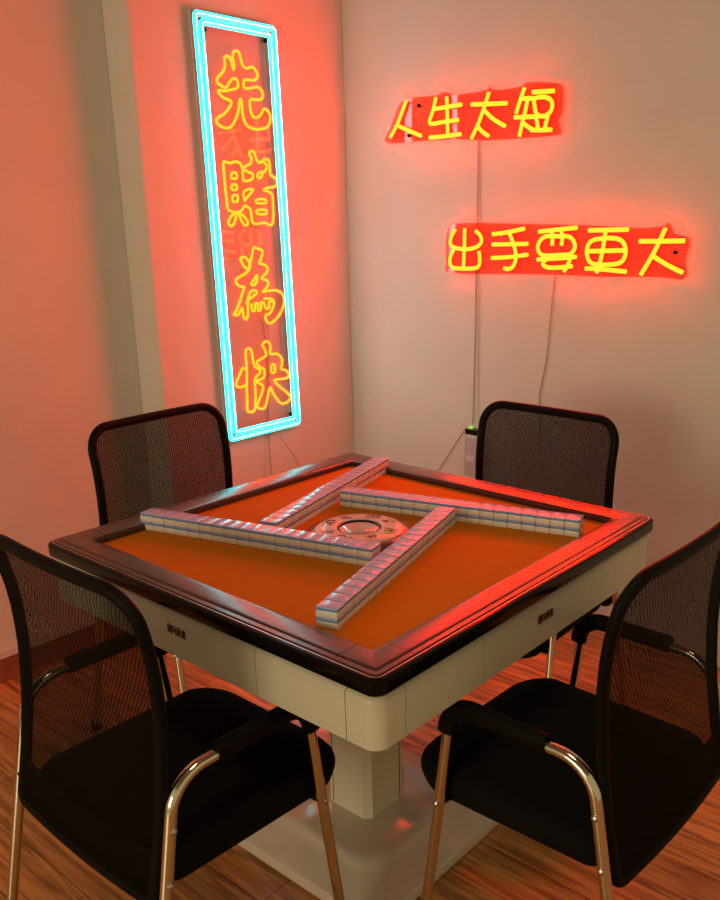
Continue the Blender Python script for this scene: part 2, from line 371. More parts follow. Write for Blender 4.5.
def wood_floor(name):
    m, nt, b = mat(name)
    tc = nt.nodes.new('ShaderNodeTexCoord')
    br = nt.nodes.new('ShaderNodeTexBrick')
    br.offset = 0.37
    br.inputs['Scale'].default_value = 1.0
    br.inputs['Brick Width'].default_value = 0.9
    br.inputs['Row Height'].default_value = 0.12
    br.inputs['Mortar Size'].default_value = 0.0012
    br.inputs['Mortar Smooth'].default_value = 0.2
    br.inputs['Color1'].default_value = FLOOR_A
    br.inputs['Color2'].default_value = FLOOR_B
    br.inputs['Mortar'].default_value = (0.06, 0.022, 0.008, 1)
    nt.links.new(tc.outputs['Object'], br.inputs['Vector'])
    mp = nt.nodes.new('ShaderNodeMapping')
    mp.inputs['Scale'].default_value = (1.6, 22, 1)
    nt.links.new(tc.outputs['Object'], mp.inputs['Vector'])
    n = nt.nodes.new('ShaderNodeTexNoise')
    n.inputs['Scale'].default_value = 2.4
    n.inputs['Detail'].default_value = 6
    n.inputs['Distortion'].default_value = 0.6
    nt.links.new(mp.outputs[0], n.inputs['Vector'])
    r = nt.nodes.new('ShaderNodeValToRGB')
    r.color_ramp.elements[0].position = 0.36
    r.color_ramp.elements[0].color = (0.45, 0.4, 0.36, 1)
    r.color_ramp.elements[1].position = 0.62
    r.color_ramp.elements[1].color = (1.1, 1.1, 1.1, 1)
    nt.links.new(n.outputs['Fac'], r.inputs['Fac'])
    mx = nt.nodes.new('ShaderNodeMix')
    mx.data_type = 'RGBA'
    mx.blend_type = 'MULTIPLY'
    mx.inputs[0].default_value = 1.0
    nt.links.new(br.outputs['Color'], mx.inputs[6])
    nt.links.new(r.outputs['Color'], mx.inputs[7])
    nt.links.new(mx.outputs[2], b.inputs['Base Color'])
    b.inputs['Roughness'].default_value = 0.3
    bp = nt.nodes.new('ShaderNodeBump')
    bp.inputs['Strength'].default_value = 0.15
    bp.inputs['Distance'].default_value = 0.002
    nt.links.new(br.outputs['Fac'], bp.inputs['Height'])
    bp.invert = True
    nt.links.new(bp.outputs['Normal'], b.inputs['Normal'])
    return m


FLOOR_A = (0.76, 0.37, 0.115, 1)
FLOOR_B = (0.62, 0.28, 0.080, 1)
M_WALL = plain('plaster_white', (0.74, 0.72, 0.68), 0.75, spec=0.2, noise=0.025, nscale=6, bump=0.12)
M_CEIL = plain('ceiling_paint', (0.22, 0.21, 0.20), 0.8, spec=0.2, noise=0.03, nscale=6)
M_FLOOR = wood_floor('wood_plank_floor')
M_BOARD = plain('brown_skirting_wood', (0.30, 0.10, 0.045), 0.4, noise=0.15, nscale=30)
M_LEDGE = plain('white_skirting_paint', (0.72, 0.68, 0.64), 0.5)
M_WHITE = plain('cream_plastic', (0.74, 0.69, 0.57), 0.32, spec=0.4)
M_BASE = plain('white_gloss_base', (0.70, 0.60, 0.52), 0.12, spec=0.5, coat=0.3)
M_BLACKGLOSS = plain('black_gloss_plastic', (0.006, 0.005, 0.005), 0.16, spec=0.18)
M_FRAME = plain('brown_satin_frame', (0.048, 0.026, 0.024), 0.26, spec=0.6, coat=0.35, coat_rough=0.2)
M_TRIM = plain('silver_trim', (0.62, 0.58, 0.56), 0.3, metal=1.0)
M_FELT = plain('orange_felt', (0.60, 0.19, 0.007), 0.85, spec=0.12, noise=0.05, nscale=300, bump=0.05)
M_IVORY = plain('tile_ivory', (0.80, 0.80, 0.73), 0.22)
M_BLUE = plain('tile_blue', (0.17, 0.36, 0.70), 0.22)
M_LILAC = plain('tile_lavender_back', (0.46, 0.46, 0.88), 0.2, coat=0.5, coat_rough=0.12)
M_CHROME = plain('chrome_tube', (0.80, 0.74, 0.62), 0.12, metal=1.0)
M_BLACKP = plain('black_plastic', (0.006, 0.005, 0.005), 0.5, spec=0.1)
M_SEAT = plain('black_fabric', (0.0055, 0.005, 0.005), 0.9, spec=0.15, noise=0.3, nscale=400, bump=0.1)
M_NET = mesh_fabric('black_net_front', (0.006, 0.0045, 0.004), 0.0034, 0.26)
M_NET2 = mesh_fabric('black_net_rear', (0.006, 0.0045, 0.004), 0.0024, 0.26)
M_RED = glow('red_neon', RED_COL, 1.0, (0.3, 0.06, 0.01))
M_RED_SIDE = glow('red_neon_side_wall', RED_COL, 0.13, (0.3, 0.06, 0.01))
M_YEL = glow('amber_neon', YEL_COL, 1.0, (0.3, 0.12, 0.01))
M_CYAN = glow('cyan_neon', CYAN_COL, 1.0, (0.02, 0.35, 0.35))
M_CHANNEL = plain('white_silicone_channel', (0.6, 0.6, 0.6), 0.5)
M_CORE = glow('cyan_neon_core', CORE_COL, 1.0)
M_ACR = acrylic('clear_acrylic', (0.97, 0.96, 0.96), 1.5)
M_ACR_GLOW = acrylic('glow_tinted_acrylic', (0.97, 0.66, 0.60), 1.2)  # pink tint stands for the red neon glow over the panels
M_EDGE = plain('acrylic_cut_edge', (0.8, 0.75, 0.72), 0.5)
M_INK = plain('dark_red_print', (0.16, 0.022, 0.010), 0.5)
M_WIRE = plain('white_cable', (0.55, 0.52, 0.48), 0.5)
M_WIREGREY = plain('grey_cable', (0.38, 0.33, 0.31), 0.5)
M_RING = plain('console_white_plastic', (0.72, 0.60, 0.58), 0.2)
M_SMOKE = plain('console_smoky_plastic', (0.16, 0.075, 0.055), 0.15)
M_DOME = plain('dome_grey_plastic', (0.46, 0.42, 0.42), 0.06, coat=0.6)
M_GREEN = plain('green_print', (0.28, 0.55, 0.08), 0.4)
M_PSU = plain('perforated_grey_metal', (0.55, 0.53, 0.52), 0.5)
M_LABEL = plain('white_paper_label', (0.72, 0.71, 0.70), 0.6)
M_LED = glow('green_terminal', (0.25, 0.9, 0.06), 0.6)

# ------------------------------------------------------------------ room shell
XL, XS, YB = -1.45, -1.31, 1.37      # recessed left wall, sign pier face, back wall
YP = 0.402                           # pier edge
HZ = 2.7


def struct(name, mb, m, **k):
    o = mb.build(name, m, smooth=False, **k)
    o['kind'] = 'structure'
    return o


struct('floor', MB().box(XL - 0.15, -3.6, -0.1, 3.4, YB + 0.15, 0), M_FLOOR)
struct('wall_left', MB().box(XL - 0.15, -3.6, 0, XL, YB + 0.15, HZ), M_WALL)
struct('wall_pier', MB().box(XL, YP, 0, XS, YB, HZ), M_WALL, bevel=0.006)
struct('wall_back', MB().box(XL, YB, 0, 3.4, YB + 0.15, HZ), M_WALL)
struct('ceiling', MB().box(XL - 0.15, -3.6, 2.7, 3.4, YB + 0.15, 2.8), M_CEIL)
b = MB()
b.box(XL, -3.6, 0.0, XL + 0.012, YP, 0.084)
struct('baseboard_left', b, M_BOARD, bevel=0.002)
b = MB()
b.box(XL, -3.6, 0.086, XL + 0.02, YP, 0.116)
struct('trim_left', b, M_LEDGE, bevel=0.004)
struct('baseboard_back', MB().box(XS, YB - 0.012, 0, 3.4, YB, 0.07), M_LEDGE, bevel=0.003)

# ------------------------------------------------------------------ mahjong table
T = empty('mahjong_table', 'white automatic mahjong table with brown frame and orange felt on a single pedestal', 'table', (0, 0, 0))
ZT = 0.80


def square_sweep(prof, r, seg=7, close=True, h=0.5):
    return [rsquare(h - a, r - a, z, seg) for a, z in prof]


LIPR = 0.026
# felt bed
MB().box(-0.424, -0.424, 0.772, 0.424, 0.424, 0.787).build('felt_surface', M_FELT, T, smooth=False)
# black lip all round
prof = [(0.05, 0.7645), (0.012, 0.7645), (0.0025, 0.7705), (0.0, 0.7755), (0.0, 0.7965), (0.003, 0.7998), (0.008, 0.8005), (0.014, 0.8005), (0.05, 0.795)]
MB().rings(square_sweep(prof, LIPR), closed=True).build('table_lip', M_BLACKGLOSS, T, angle=28)
prof = [(0.0088, 0.8000), (0.0088, 0.8012), (0.0108, 0.8012), (0.0108, 0.8000)]
MB().rings(square_sweep(prof, LIPR), closed=True).build('edge_trim', M_TRIM, T)
# brown frame: four sides and four corners
FP = [(0.0125, 0.7975), (0.0125, 0.8016), (0.0140, 0.8034), (0.0240, 0.8031), (0.0246, 0.8021), (0.0254, 0.8038), (0.0262, 0.8046), (0.028, 0.8052), (0.032, 0.8054), (0.040, 0.8053), (0.048, 0.8050), (0.056, 0.8046), (0.064, 0.8041), (0.070, 0.8035), (0.0750, 0.8026), (0.0782, 0.8009), (0.0798, 0.7985), (0.080, 0.795), (0.0800, 0.787), (0.078, 0.785), (0.0200, 0.785)]
EC = 0.392
for q in range(4):
    a = q * PI / 2
    R = Matrix.Rotation(a, 4, 'Z')
    mb = MB()
    mb.rings([[tuple(R @ Vector((x, -0.5 + d, z))) for d, z in FP] for x in (-EC + 0.0008, EC - 0.0008)])
    mb.build('frame_side', M_FRAME, T, angle=32)
    rs = []
    rr = LIPR
    # corner at (+,-): run along -y side, round, up the +x side
    path = [('s', EC + 0.0008)]
    rs.append([tuple(R @ Vector((EC + 0.0008, -0.5 + d, z))) for d, z in FP])
    for k in range(9):
        t = math.radians(-90 + 90 * k / 8)
        ring = []
        for d, z in FP:
            r = rr - d
            if r > 0.0021:
                p = Vector((0.5 - rr + r * math.cos(t), -0.5 + rr + r * math.sin(t), z))
            else:
                rad = 0.002
                cc = 0.5 - d - rad
                p = Vector((cc + rad * math.cos(t), -cc + rad * math.sin(t), z))
            ring.append(tuple(R @ p))
        rs.append(ring)
    rs.append([tuple(R @ Vector((0.5 - d, -EC - 0.0008, z))) for d, z in FP])
    mb = MB()
    mb.rings(rs)
    mb.build('frame_corner', M_FRAME, T, angle=32)
# dark carcass behind the skirts
MB().box(-0.452, -0.452, 0.672, 0.452, 0.452, 0.772).build('carcass', M_BLACKP, T, smooth=False)
# skirts
SZ0, SZ1, SH = 0.664, 0.7640, 0.494
g = 0.0009
for q in range(4):
    R = Matrix.Rotation(q * PI / 2, 4, 'Z')

    def skirt(name, x0, x1):
        mb = MB()
        mb.rings([[tuple(R @ Vector((x, y, z))) for y, z in ((-0.455, SZ0), (-SH + 0.004, SZ0), (-SH + 0.001, SZ0 + 0.003), (-SH, SZ1 - 0.013), (-SH + 0.0012, SZ1 - 0.008), (-SH + 0.0045, SZ1 - 0.003), (-SH + 0.010, SZ1), (-0.455, SZ1 + 0.002))] for x in (x0 + g, x1 - g)])
        return mb.build(name, M_WHITE, T, angle=32)

    skirt('side_panel', -0.424, -0.203)
    ctr = skirt('drawer_front', -0.203, 0.203)
    skirt('side_panel', 0.203, 0.424)
    rs = []
    sp = ((-0.455, SZ0), (-SH + 0.004, SZ0), (-SH + 0.001, SZ0 + 0.003), (-SH, SZ1 - 0.013), (-SH + 0.0012, SZ1 - 0.008), (-SH + 0.0045, SZ1 - 0.003), (-SH + 0.010, SZ1), (-0.455, SZ1 + 0.002))
    rs.append([tuple(R @ Vector((0.424 + g, y, z))) for y, z in sp])
    rc = 0.030
    for k in range(9):
        t = math.radians(-90 + 90 * k / 8)
        ring = []
        for y, z in sp:
            r = rc - (SH + y)
            cc = SH - rc
            ring.append(tuple(R @ Vector((cc + r * math.cos(t), -cc + r * math.sin(t), z))))
        rs.append(ring)
    rs.append([tuple(R @ Vector((-y, -0.424 - g, z))) for y, z in sp])
    MB().rings(rs).build('corner_panel', M_WHITE, T, angle=32)
    if q in (0, 1):
        # small printed mark: four dense glyphs
        GL = [
            [(0, 0, 0, 10), (0, 10, 4, 10), (4, 10, 4, 0), (0, 6, 4, 6), (0, 3, 4, 3), (5, 10, 8, 0), (8, 0, 8, 10), (6, 5, 9, 5)],
            [(0, 10, 0, 0), (0, 10, 3, 9), (3, 9, 0, 6), (0, 6, 3, 4), (4, 9, 9, 9), (8, 9, 8, 0), (5, 6, 5, 3), (5, 6, 7, 6), (5, 3, 7, 3), (7, 6, 7, 3)],
            [(1, 10, 0, 0), (1, 10, 8, 10), (8, 10, 8, 1), (8, 1, 10, 0), (2, 8, 7, 1), (7, 8, 2, 1)],
            [(2, 10, 2, 0), (0, 7, 4, 7), (2, 6, 0, 3), (2, 6, 4, 4), (5, 9, 5, 2), (5, 9, 8, 9), (8, 9, 8, 1), (8, 1, 10, 0), (5, 2, 4, 0)]]
        mb = MB()
        for i, gl in enumerate(GL):
            for x0, z0, x1, z1 in gl:
                px = lambda x, z: (-0.054 + i * 0.0145 + x * 0.00128, 0.7155 + z * 0.0018)
                (a0, c0), (a1, c1) = px(x0, z0), px(x1, z1)
                d = Vector((a1 - a0, c1 - c0))
                n = Vector((-d.y, d.x)).normalized() * 0.0007
                yy = -SH
                quad = [(a0 + n.x, c0 + n.y), (a1 + n.x, c1 + n.y), (a1 - n.x, c1 - n.y), (a0 - n.x, c0 - n.y)]
                off = 0.0254 if q == 0 else 0.037
                mb.prism(quad, lambda a_, b_, t: tuple(R @ Vector((a_ + (off if q else 0.0), yy + t, b_))), -0.0012, 0.0012)
        mb.build('emblem_print', M_INK, ctr, smooth=False)
# pedestal and base
PH = 0.072
ped = MB()
oct_ = lambda h, c, z: [(h, -h + c, z), (h, h - c, z), (h - c, h, z), (-h + c, h, z), (-h, h - c, z), (-h, -h + c, z), (-h + c, -h, z), (h - c, -h, z)]
ped.rings([oct_(PH, 0.016, z) for z in (0.078, 0.672)])
ped.build('pedestal', M_WHITE, T, angle=30)
mb = MB()
mb.box(-0.0455, -PH - 0.0012, 0.085, -0.0445, -PH + 0.002, 0.665)
mb.box(PH - 0.002, 0.0445, 0.085, PH + 0.0012, 0.0455, 0.665)
mb.build('pedestal_seam', M_BLACKP, T, smooth=False)
rs = [rsquare(0.262, 0.02, 0.0), rsquare(0.270, 0.022, 0.004), rsquare(0.272, 0.022, 0.028), rsquare(0.266, 0.022, 0.035), rsquare(0.205, 0.06, 0.050), rsquare(0.190, 0.06, 0.068), rsquare(0.182, 0.06, 0.076), rsquare(0.170, 0.06, 0.080)]
MB().rings(rs).build('base_plate', M_BASE, T, angle=50)
# dice console in the middle
con = MB().lathe([(0.0, 0.787), (0.124, 0.787), (0.124, 0.793), (0.118, 0.7985), (0.104, 0.801), (0.0, 0.801)], seg=64).build('dice_console', M_SMOKE, T)
MB().lathe([(0.052, 0.800), (0.052, 0.8065), (0.056, 0.8085), (0.096, 0.8065), (0.103, 0.803), (0.103, 0.800)], seg=64, closed_profile=True).build('control_ring', M_RING, con)
MB().lathe([(0.0, 0.8080), (0.02, 0.8076), (0.036, 0.8062), (0.0445, 0.8035), (0.046, 0.800)], seg=48).build('dice_dome', M_DOME, con)
MB().lathe([(0.046, 0.8005), (0.046, 0.8050), (0.0475, 0.8060), (0.0515, 0.8060), (0.0515, 0.8005)], seg=48, closed_profile=True).build('dome_rim', M_BLACKGLOSS, con)


def ring_z(r):
    return 0.8085 - 0.002 * (r - 0.056) / 0.04


random.seed(5)
for k in range(8):      # dark printed glyphs round the ring
    mb = MB()
    a0 = math.radians(45 * k + 22)
    for j in range(7):
        da, dr = random.uniform(-0.13, 0.13), random.uniform(-0.012, 0.012)
        a, r = a0 + da, 0.077 + dr
        th = random.choice((0, PI / 2)) + a
        l, w = random.uniform(0.004, 0.010), 0.0012
        cx, cy = r * math.cos(a), r * math.sin(a)
        ux, uy = math.cos(th), math.sin(th)
        quad = [(cx + ux * l - uy * w, cy + uy * l + ux * w), (cx - ux * l - uy * w, cy - uy * l + ux * w), (cx - ux * l + uy * w, cy - uy * l - ux * w), (cx + ux * l + uy * w, cy + uy * l - ux * w)]
        mb.prism(quad, lambda x, y, t: (x, y, ring_z(math.hypot(x, y)) + t), -0.0008, 0.0006)
    mb.build('printed_glyph', M_INK, con, smooth=False)
for ang in (12, 102, 192, 282):
    a = math.radians(ang)
    cx, cy = 0.078 * math.cos(a), 0.078 * math.sin(a)
    z = ring_z(0.078)
    MB().lathe([(0.008, z - 0.001), (0.008, z + 0.0012), (0.012, z + 0.0012), (0.012, z - 0.001)], cx, cy, seg=24, closed_profile=True).build('button_ring', M_GREEN if ang == 12 else M_SMOKE, con)

# ------------------------------------------------------------------ mahjong tiles
PITCH, TW, TH, TL = 0.03406, 0.0335, 0.0203, 0.0440
ZF = 0.7873


def tile_mesh():
    body = MB().box(-TW / 2, -TL / 2, 0, TW / 2, TL / 2, 0.0138).build('mahjong_tile', M_IVORY, bevel=0.0018, bseg=2)
    back = MB()
    back.rings([rsquare(TW / 2 - i, 0.002, z, 3, TL / 2 - i) for i, z in ((0.0008, 0.0138), (0.0, 0.0140), (0.0, 0.0186))], mi=0)
    back.rings([rsquare(TW / 2 - i, 0.002, z, 3, TL / 2 - i) for i, z in ((0.0, 0.0186), (0.0, 0.0191), (0.0006, 0.0199), (0.0018, 0.0203))], mi=1)
    bk = back.build('tile_back', [M_BLUE, M_LILAC], body, weld=True, angle=60)
    return body


ORD = ['first', 'second', 'third', 'fourth', 'fifth', 'sixth', 'seventh', 'eighth', 'ninth', 'tenth', 'eleventh', 'twelfth', 'thirteenth', 'fourteenth', 'fifteenth', 'sixteenth', 'seventeenth', 'eighteenth']
ROWS = [((-0.1441, -0.1903), 0.2665, 'from left end', "left row", 'mahjong tiles of the left row'),
        ((0.197, -0.1011), PI / 2 + 0.2939, 'from near end', 'nearest row', 'mahjong tiles of the nearest row'),
        ((0.105, 0.231), 0.2838, 'from left end', "right row", 'mahjong tiles of the right row'),
        ((-0.2297, 0.1454), PI / 2 + 0.2822, 'from near end', "farthest row", 'mahjong tiles of the farthest row')]
proto = None
rt = random.Random(3)
for (cx, cy), th, side, row, grp in ROWS:
    for tier in (0, 1):
        for i in range(18):
            d = (i - 8.5) * PITCH
            if proto is None:
                proto = o = tile_mesh()
                kid = o.children[0]
            else:
                o = proto.copy()
                C.objects.link(o)
                k = kid.copy()
                C.objects.link(k)
                k.parent = o
            j = rt.uniform(-0.0006, 0.0006)
            o.location = (cx + math.cos(th) * d - math.sin(th) * j, cy + math.sin(th) * d + math.cos(th) * j, ZF + tier * (TH + 0.0003))
            o.rotation_euler = (0, 0, th + rt.uniform(-0.006, 0.006))
            lay = 'lavender-backed mahjong tile, upper layer' if tier else 'ivory mahjong tile, lower layer'
            tag(o, f'{lay}, {ORD[i]} {side} of the table\'s {row}', 'mahjong tile', grp)

# ------------------------------------------------------------------ chairs
def make_chair(label):
    root = empty('mesh_armchair', label, 'chair', group='black mesh armchairs round the mahjong table')
    w, wf, ha, yf, yr, ff, rf = 0.241, 0.259, 0.613, 0.112, -0.185, 0.181, -0.306

    def leg(s, fr, z):
        k = z / ha
        return Vector((s * (wf + (w - wf) * k), (ff + (yf - ff) * k) if fr else (rf + (yr - rf) * k), z))

    for s in (1, -1):
        path = fillet([leg(s, 1, 0.012), leg(s, 1, ha), leg(s, 0, ha), leg(s, 0, 0.012)], [0.055, 0.075], 9)
        fr = MB().sweep(path, 0.0112, 0.0112, 14).build('side_frame', M_CHROME, root)
        for f_ in (1, 0):
            p = leg(s, f_, 0.0)
            MB().lathe([(0.0, 0.0), (0.013, 0.0), (0.0145, 0.003), (0.0145, 0.022), (0.012, 0.026), (0.0, 0.026)], p.x, p.y, 18).build('foot_cap', M_BLACKP, fr)
        for f_, z in ((1, 0.392), (0, 0.525), (0, 0.430)):
            p = leg(s, f_, z)
            MB().lathe([(0.0, 0.0040 * s), (0.003, 0.0040 * s), (0.0062, 0.0015 * s), (0.0068, -0.004 * s)], axis='x', base=(p.x + 0.0112 * s, p.y, p.z), seg=16).build('bolt', M_TRIM, fr)
        # armrest sleeve: over the front bend and along the top
        full = fillet([leg(s, 1, 0.0), leg(s, 1, ha), leg(s, 0, ha), leg(s, 0, 0.0)], [0.055, 0.075], 12)
        pad = [leg(s, 1, ha - 0.058)] + [p for p in full[1:14]] + [Vector((s * w, y, ha)) for y in (0.03, -0.03, -0.085, -0.098)]
        n = len(pad)
        mb = MB()
        pts = [Vector(p) for p in pad]
        shift = []
        for i, p in enumerate(pts):
            a = pts[max(0, i - 1)]
            c = pts[min(n - 1, i + 1)]
            t = (c - a).normalized()
            out = Vector((0, -t.z, t.y))
            if out.z < 0 and abs(t.y) > 0.3:
                out = -out
            if abs(t.y) <= 0.3:
                out = Vector((0, 1, 0.1)).normalized()
            shift.append(p + out * 0.0040)
        mb.sweep(shift, 0.0180, 0.0140, 18, up=None, power=0.75)
        mb.build('arm_pad', M_BLACKP, fr)
    # rails under the seat and low back crossbar
    for yk, z in ((1, 0.392), (0, 0.430)):
        a, c = leg(1, yk, z), leg(-1, yk, z)
        MB().sweep([a, a.lerp(c, 0.12) + Vector((0, 0, -0.004)), a.lerp(c, 0.88) + Vector((0, 0, -0.004)), c], 0.010, 0.010, 12).build('seat_rail', M_BLACKP, root)
    # seat cushion
    def outline(inset, zf):
        pts = []
        hw, y0, y1 = 0.224 - inset, -0.212 + inset, 0.250 - inset
        for cx, cy, r, a0 in ((hw, y1, 0.085, 0), (-hw, y1, 0.085, 90), (-hw, y0, 0.04, 180), (hw, y0, 0.04, 270)):
            r = max(0.01, r - inset * 0.6)
            for k in range(9):
                a = math.radians(a0 + 90 * k / 8)
                x = cx - math.copysign(r, cx) + r * math.cos(a)
                y = cy - math.copysign(r, cy) + r * math.sin(a)
                pts.append((x, y, zf(y)))
        return pts

    def fw(y):
        return max(0.0, (y - 0.08) / 0.156) ** 2

    top = lambda dz: (lambda y: 0.468 - dz - 0.022 * fw(y) - 0.012 * max(0, -y / 0.236))
    bot = lambda dz: (lambda y: 0.362 + dz + 0.030 * max(0.0, (-y) / 0.236) ** 1.5 + 0.024 * fw(y))
    rs = [outline(0.12, bot(-0.004)), outline(0.05, bot(-0.003)), outline(0.02, bot(0.002)), outline(0.005, bot(0.012)), outline(0.0, bot(0.028)),
          outline(0.0, top(0.034)), outline(0.004, top(0.018)), outline(0.016, top(0.006)), outline(0.05, top(0.0)), outline(0.12, top(-0.002))]
    MB().rings(rs).build('seat', M_SEAT, root, angle=70)
    # backrest: net sleeve over a bent frame
    wb, zt, zb = 0.223, 0.942, 0.388
    PRO = [(0.38, -0.236), (0.50, -0.211), (0.60, -0.195), (0.70, -0.187), (0.78, -0.187), (0.84, -0.194), (0.90, -0.206), (0.95, -0.220)]

    def bp(u, z, off=0.0):
        for (za, ya), (zc, yc_) in zip(PRO, PRO[1:]):
            if z <= zc or zc == PRO[-1][0]:
                break
        k = (z - za) / (zc - za)
        y = ya + (yc_ - ya) * k + 0.010 * (u * u - 1)
        return Vector((u * wb, y + off, z))

    loop = []
    rt_, rb_ = 0.062, 0.022
    for cx, cz, r, a0 in ((wb - rt_, zt - rt_, rt_, 0), (-wb + rt_, zt - rt_, rt_, 90), (-wb + rb_, zb + rb_, rb_, 180), (wb - rb_, zb + rb_, rb_, 270)):
        for k in range(9):
            a = math.radians(a0 + 90 * k / 8)
            loop.append((cx + r * math.cos(a), cz + r * math.sin(a)))
    dense = []
    for i, p in enumerate(loop):
        q = loop[(i + 1) % len(loop)]
        n = max(1, int(math.dist(p, q) / 0.04))
        for k in range(n):
            dense.append((p[0] + (q[0] - p[0]) * k / n, p[1] + (q[1] - p[1]) * k / n))
    bf = MB().sweep([bp(x / wb, z) for x, z in dense], 0.0125, 0.0110, 12, closed=True, up=(0, 1, 0)).build('back_frame', M_BLACKP, root)
    MB().sweep([bp(u, zb + 0.046, 0.002) for u in (-0.97, -0.6, -0.2, 0.2, 0.6, 0.97)], 0.0035, 0.046, 12, up=(0, 0, 1), power=0.6).build('lower_panel', M_SEAT, root)
    for nm, off, m in (('net_front', 0.0085, M_NET), ('net_rear', -0.0085, M_NET2)):
        mb = MB()
        cz = (zt + zb) / 2
        rs = []
        for f in (0.985, 0.8, 0.55, 0.3, 0.05):
            rs.append([bp(x * f / wb, cz + (z - cz) * f, off) for x, z in dense])
        mb.rings(rs, cap=True)
        mb.f = mb.f[:-2] + [mb.f[-1]]
        mb.m = mb.m[:len(mb.f)]
        mb.build(nm, m, root, angle=80)
    return root


def copy_tree(o, parent=None):
    c = o.copy()
    C.objects.link(c)
    if parent is not None:
        c.parent = parent
    for ch in list(o.children):
        copy_tree(ch, c)
    return c


CH = [((-0.020, -0.506), -0.005, "black mesh armchair at the table's front left side, nearest the brown baseboard"),
      ((0.556, 0.013), 1.548, "black mesh armchair in the right foreground, cut off by the photo's right edge"),
      ((-0.635, 0.062), -1.558, 'black mesh armchair behind the table on the left, below the tall cyan framed sign'),
      ((0.015, 0.582), 3.137, 'black mesh armchair behind the table on the right, against the wall below the orange signs')]
chair0 = make_chair(CH[0][2])
for i, ((x, y), rz, lab) in enumerate(CH):
    c = chair0 if i == 0 else copy_tree(chair0)
    c.location = (x, y, 0)
    c.rotation_euler = (0, 0, rz)
    c['label'] = lab

# ------------------------------------------------------------------ neon signs
def char_tubes(strokes, fn, r, sides=8, n=4, up=(1, 0, 0), back=-0.6, side=None):
    mb = MB()
    for closed, pts in strokes:
        path = smooth_path([fn(a, b) for a, b in pts], bool(closed), n)
        mb.sweep(path, r, r, sides, closed=bool(closed), up=up, back=back, side=side)
    return mb


# tall sign on the pier
xc = XS + 0.014
bo = BORDER_OUT
IN = 0.023
bi = [(bo[0][0] + IN, bo[0][1] - IN), (bo[1][0] - IN, bo[1][1] - IN), (bo[2][0] - IN, bo[2][1] + IN), (bo[3][0] + IN, bo[3][1] + IN)]
cy = sum(p[0] for p in bo) / 4
S1 = empty('neon_sign', 'tall vertical neon sign, cyan double border round four amber outlined characters', 'neon sign', (0, 0, 0))
ctrv = Vector((sum(p[0] for p in bo) / 4, sum(p[1] for p in bo) / 4))
grow = [ctrv + (Vector(p) - ctrv) * 1.0 + Vector((math.copysign(0.012, p[0] - ctrv.x), math.copysign(0.012, p[1] - ctrv.y))) for p in bo]
mb = MB().prism([(p.x, p.y) for p in grow], lambda a, b_, t: (xc + t, a, b_), 0.0, 0.004, 0, 1)
mb.build('acrylic_panel', [M_ACR, M_EDGE], S1, smooth=False)
xt = xc + 0.004 + 0.009


def rect_path(q, r):
    P = [Vector((xt, a, b_)) for a, b_ in q]
    mid = (P[0] + P[1]) / 2
    pts = fillet([mid, P[1], P[2], P[3], P[0], mid + Vector((0, -1e-4, 0))], [r] * 4, 5)
    return pts[:-1]


for q, rad in ((bo, 0.0095), (bi, 0.0095)):
    bt = MB().sweep(rect_path(q, 0.012), rad, rad, 12, closed=True, up=(1, 0, 0), back=0.12).build('border_tube', [M_CYAN, M_CHANNEL], S1)
    core = [p + Vector((rad - 0.0012, 0, 0)) for p in rect_path(q, 0.012)]
    MB().sweep(core, 0.0020, 0.0020, 8, closed=True).build('tube_core', M_CORE, bt)
for key in ('xian', 'du', 'wei', 'kuai'):
    char_tubes(NEON_LEFT[key], lambda a, b_: (xt - 0.003, a, b_), 0.0050, 8, 3).build('neon_character', [M_YEL, M_CHANNEL], S1)
for a, b_ in SIGN_BOLTS:
    MB().lathe([(0.0, 0.010), (0.006, 0.010), (0.0075, 0.006), (0.0075, 0.002), (0.0, 0.002)], axis='x', base=(xc + 0.002, a, b_), seg=14).build('standoff_bolt', M_BLACKP, S1)
    MB().lathe([(0.0, 0.0), (0.004, 0.0), (0.004, -xc + XS), (0.0, -xc + XS)], axis='x', base=(xc, a, b_), seg=12).build('standoff_sleeve', M_TRIM, S1)

yc = YB - 0.012


def wall_sign(label, keys, panel, screws):
    S = empty('neon_sign', label, 'neon sign', (0, 0, 0), group='orange character signs on the back wall')
    pts = [(p.x, p.z) for p in smooth_path([(a, 0, b_) for a, b_ in panel], True, 3)]
    mb = MB().prism(pts, lambda a, b_, t: (a, yc - t, b_), 0.0, 0.004, 0, 1)
    mb.build('acrylic_panel', [M_ACR_GLOW, M_EDGE], S, smooth=False)
    for k in keys:
        char_tubes(NEON_RIGHT[k], lambda a, b_: (a, yc - 0.004 - 0.0075, b_), 0.0076, 12, 4, (0, -1, 0), -0.1, 0.1).build('neon_character', [M_RED, M_CHANNEL, M_RED_SIDE], S)
    for a, b_ in screws:
        MB().lathe([(0.0, -0.008), (0.005, -0.008), (0.0065, -0.004), (0.0065, 0.0), (0.0, 0.0)], axis='y', base=(a, yc - 0.004, b_), seg=14).build('standoff_bolt', M_BLACKP, S)
        MB().lathe([(0.0, 0.0), (0.004, 0.0), (0.004, YB - yc), (0.0, YB - yc)], axis='y', base=(a, yc, b_), seg=12).build('standoff_sleeve', M_TRIM, S)
    return S


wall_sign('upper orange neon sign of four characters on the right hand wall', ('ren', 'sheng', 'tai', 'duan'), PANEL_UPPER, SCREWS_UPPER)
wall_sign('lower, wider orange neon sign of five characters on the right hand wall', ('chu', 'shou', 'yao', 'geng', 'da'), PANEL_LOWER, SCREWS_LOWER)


# ------------------------------------------------------------------ cables and power supply
def cable(label, pts, fn, r, m, group=None):
    o = MB().sweep(smooth_path([fn(a, b_) for a, b_ in pts], False, 6), r, r, 8).build('hanging_cable', m)
    tag(o, label, 'cable', group)
    return o


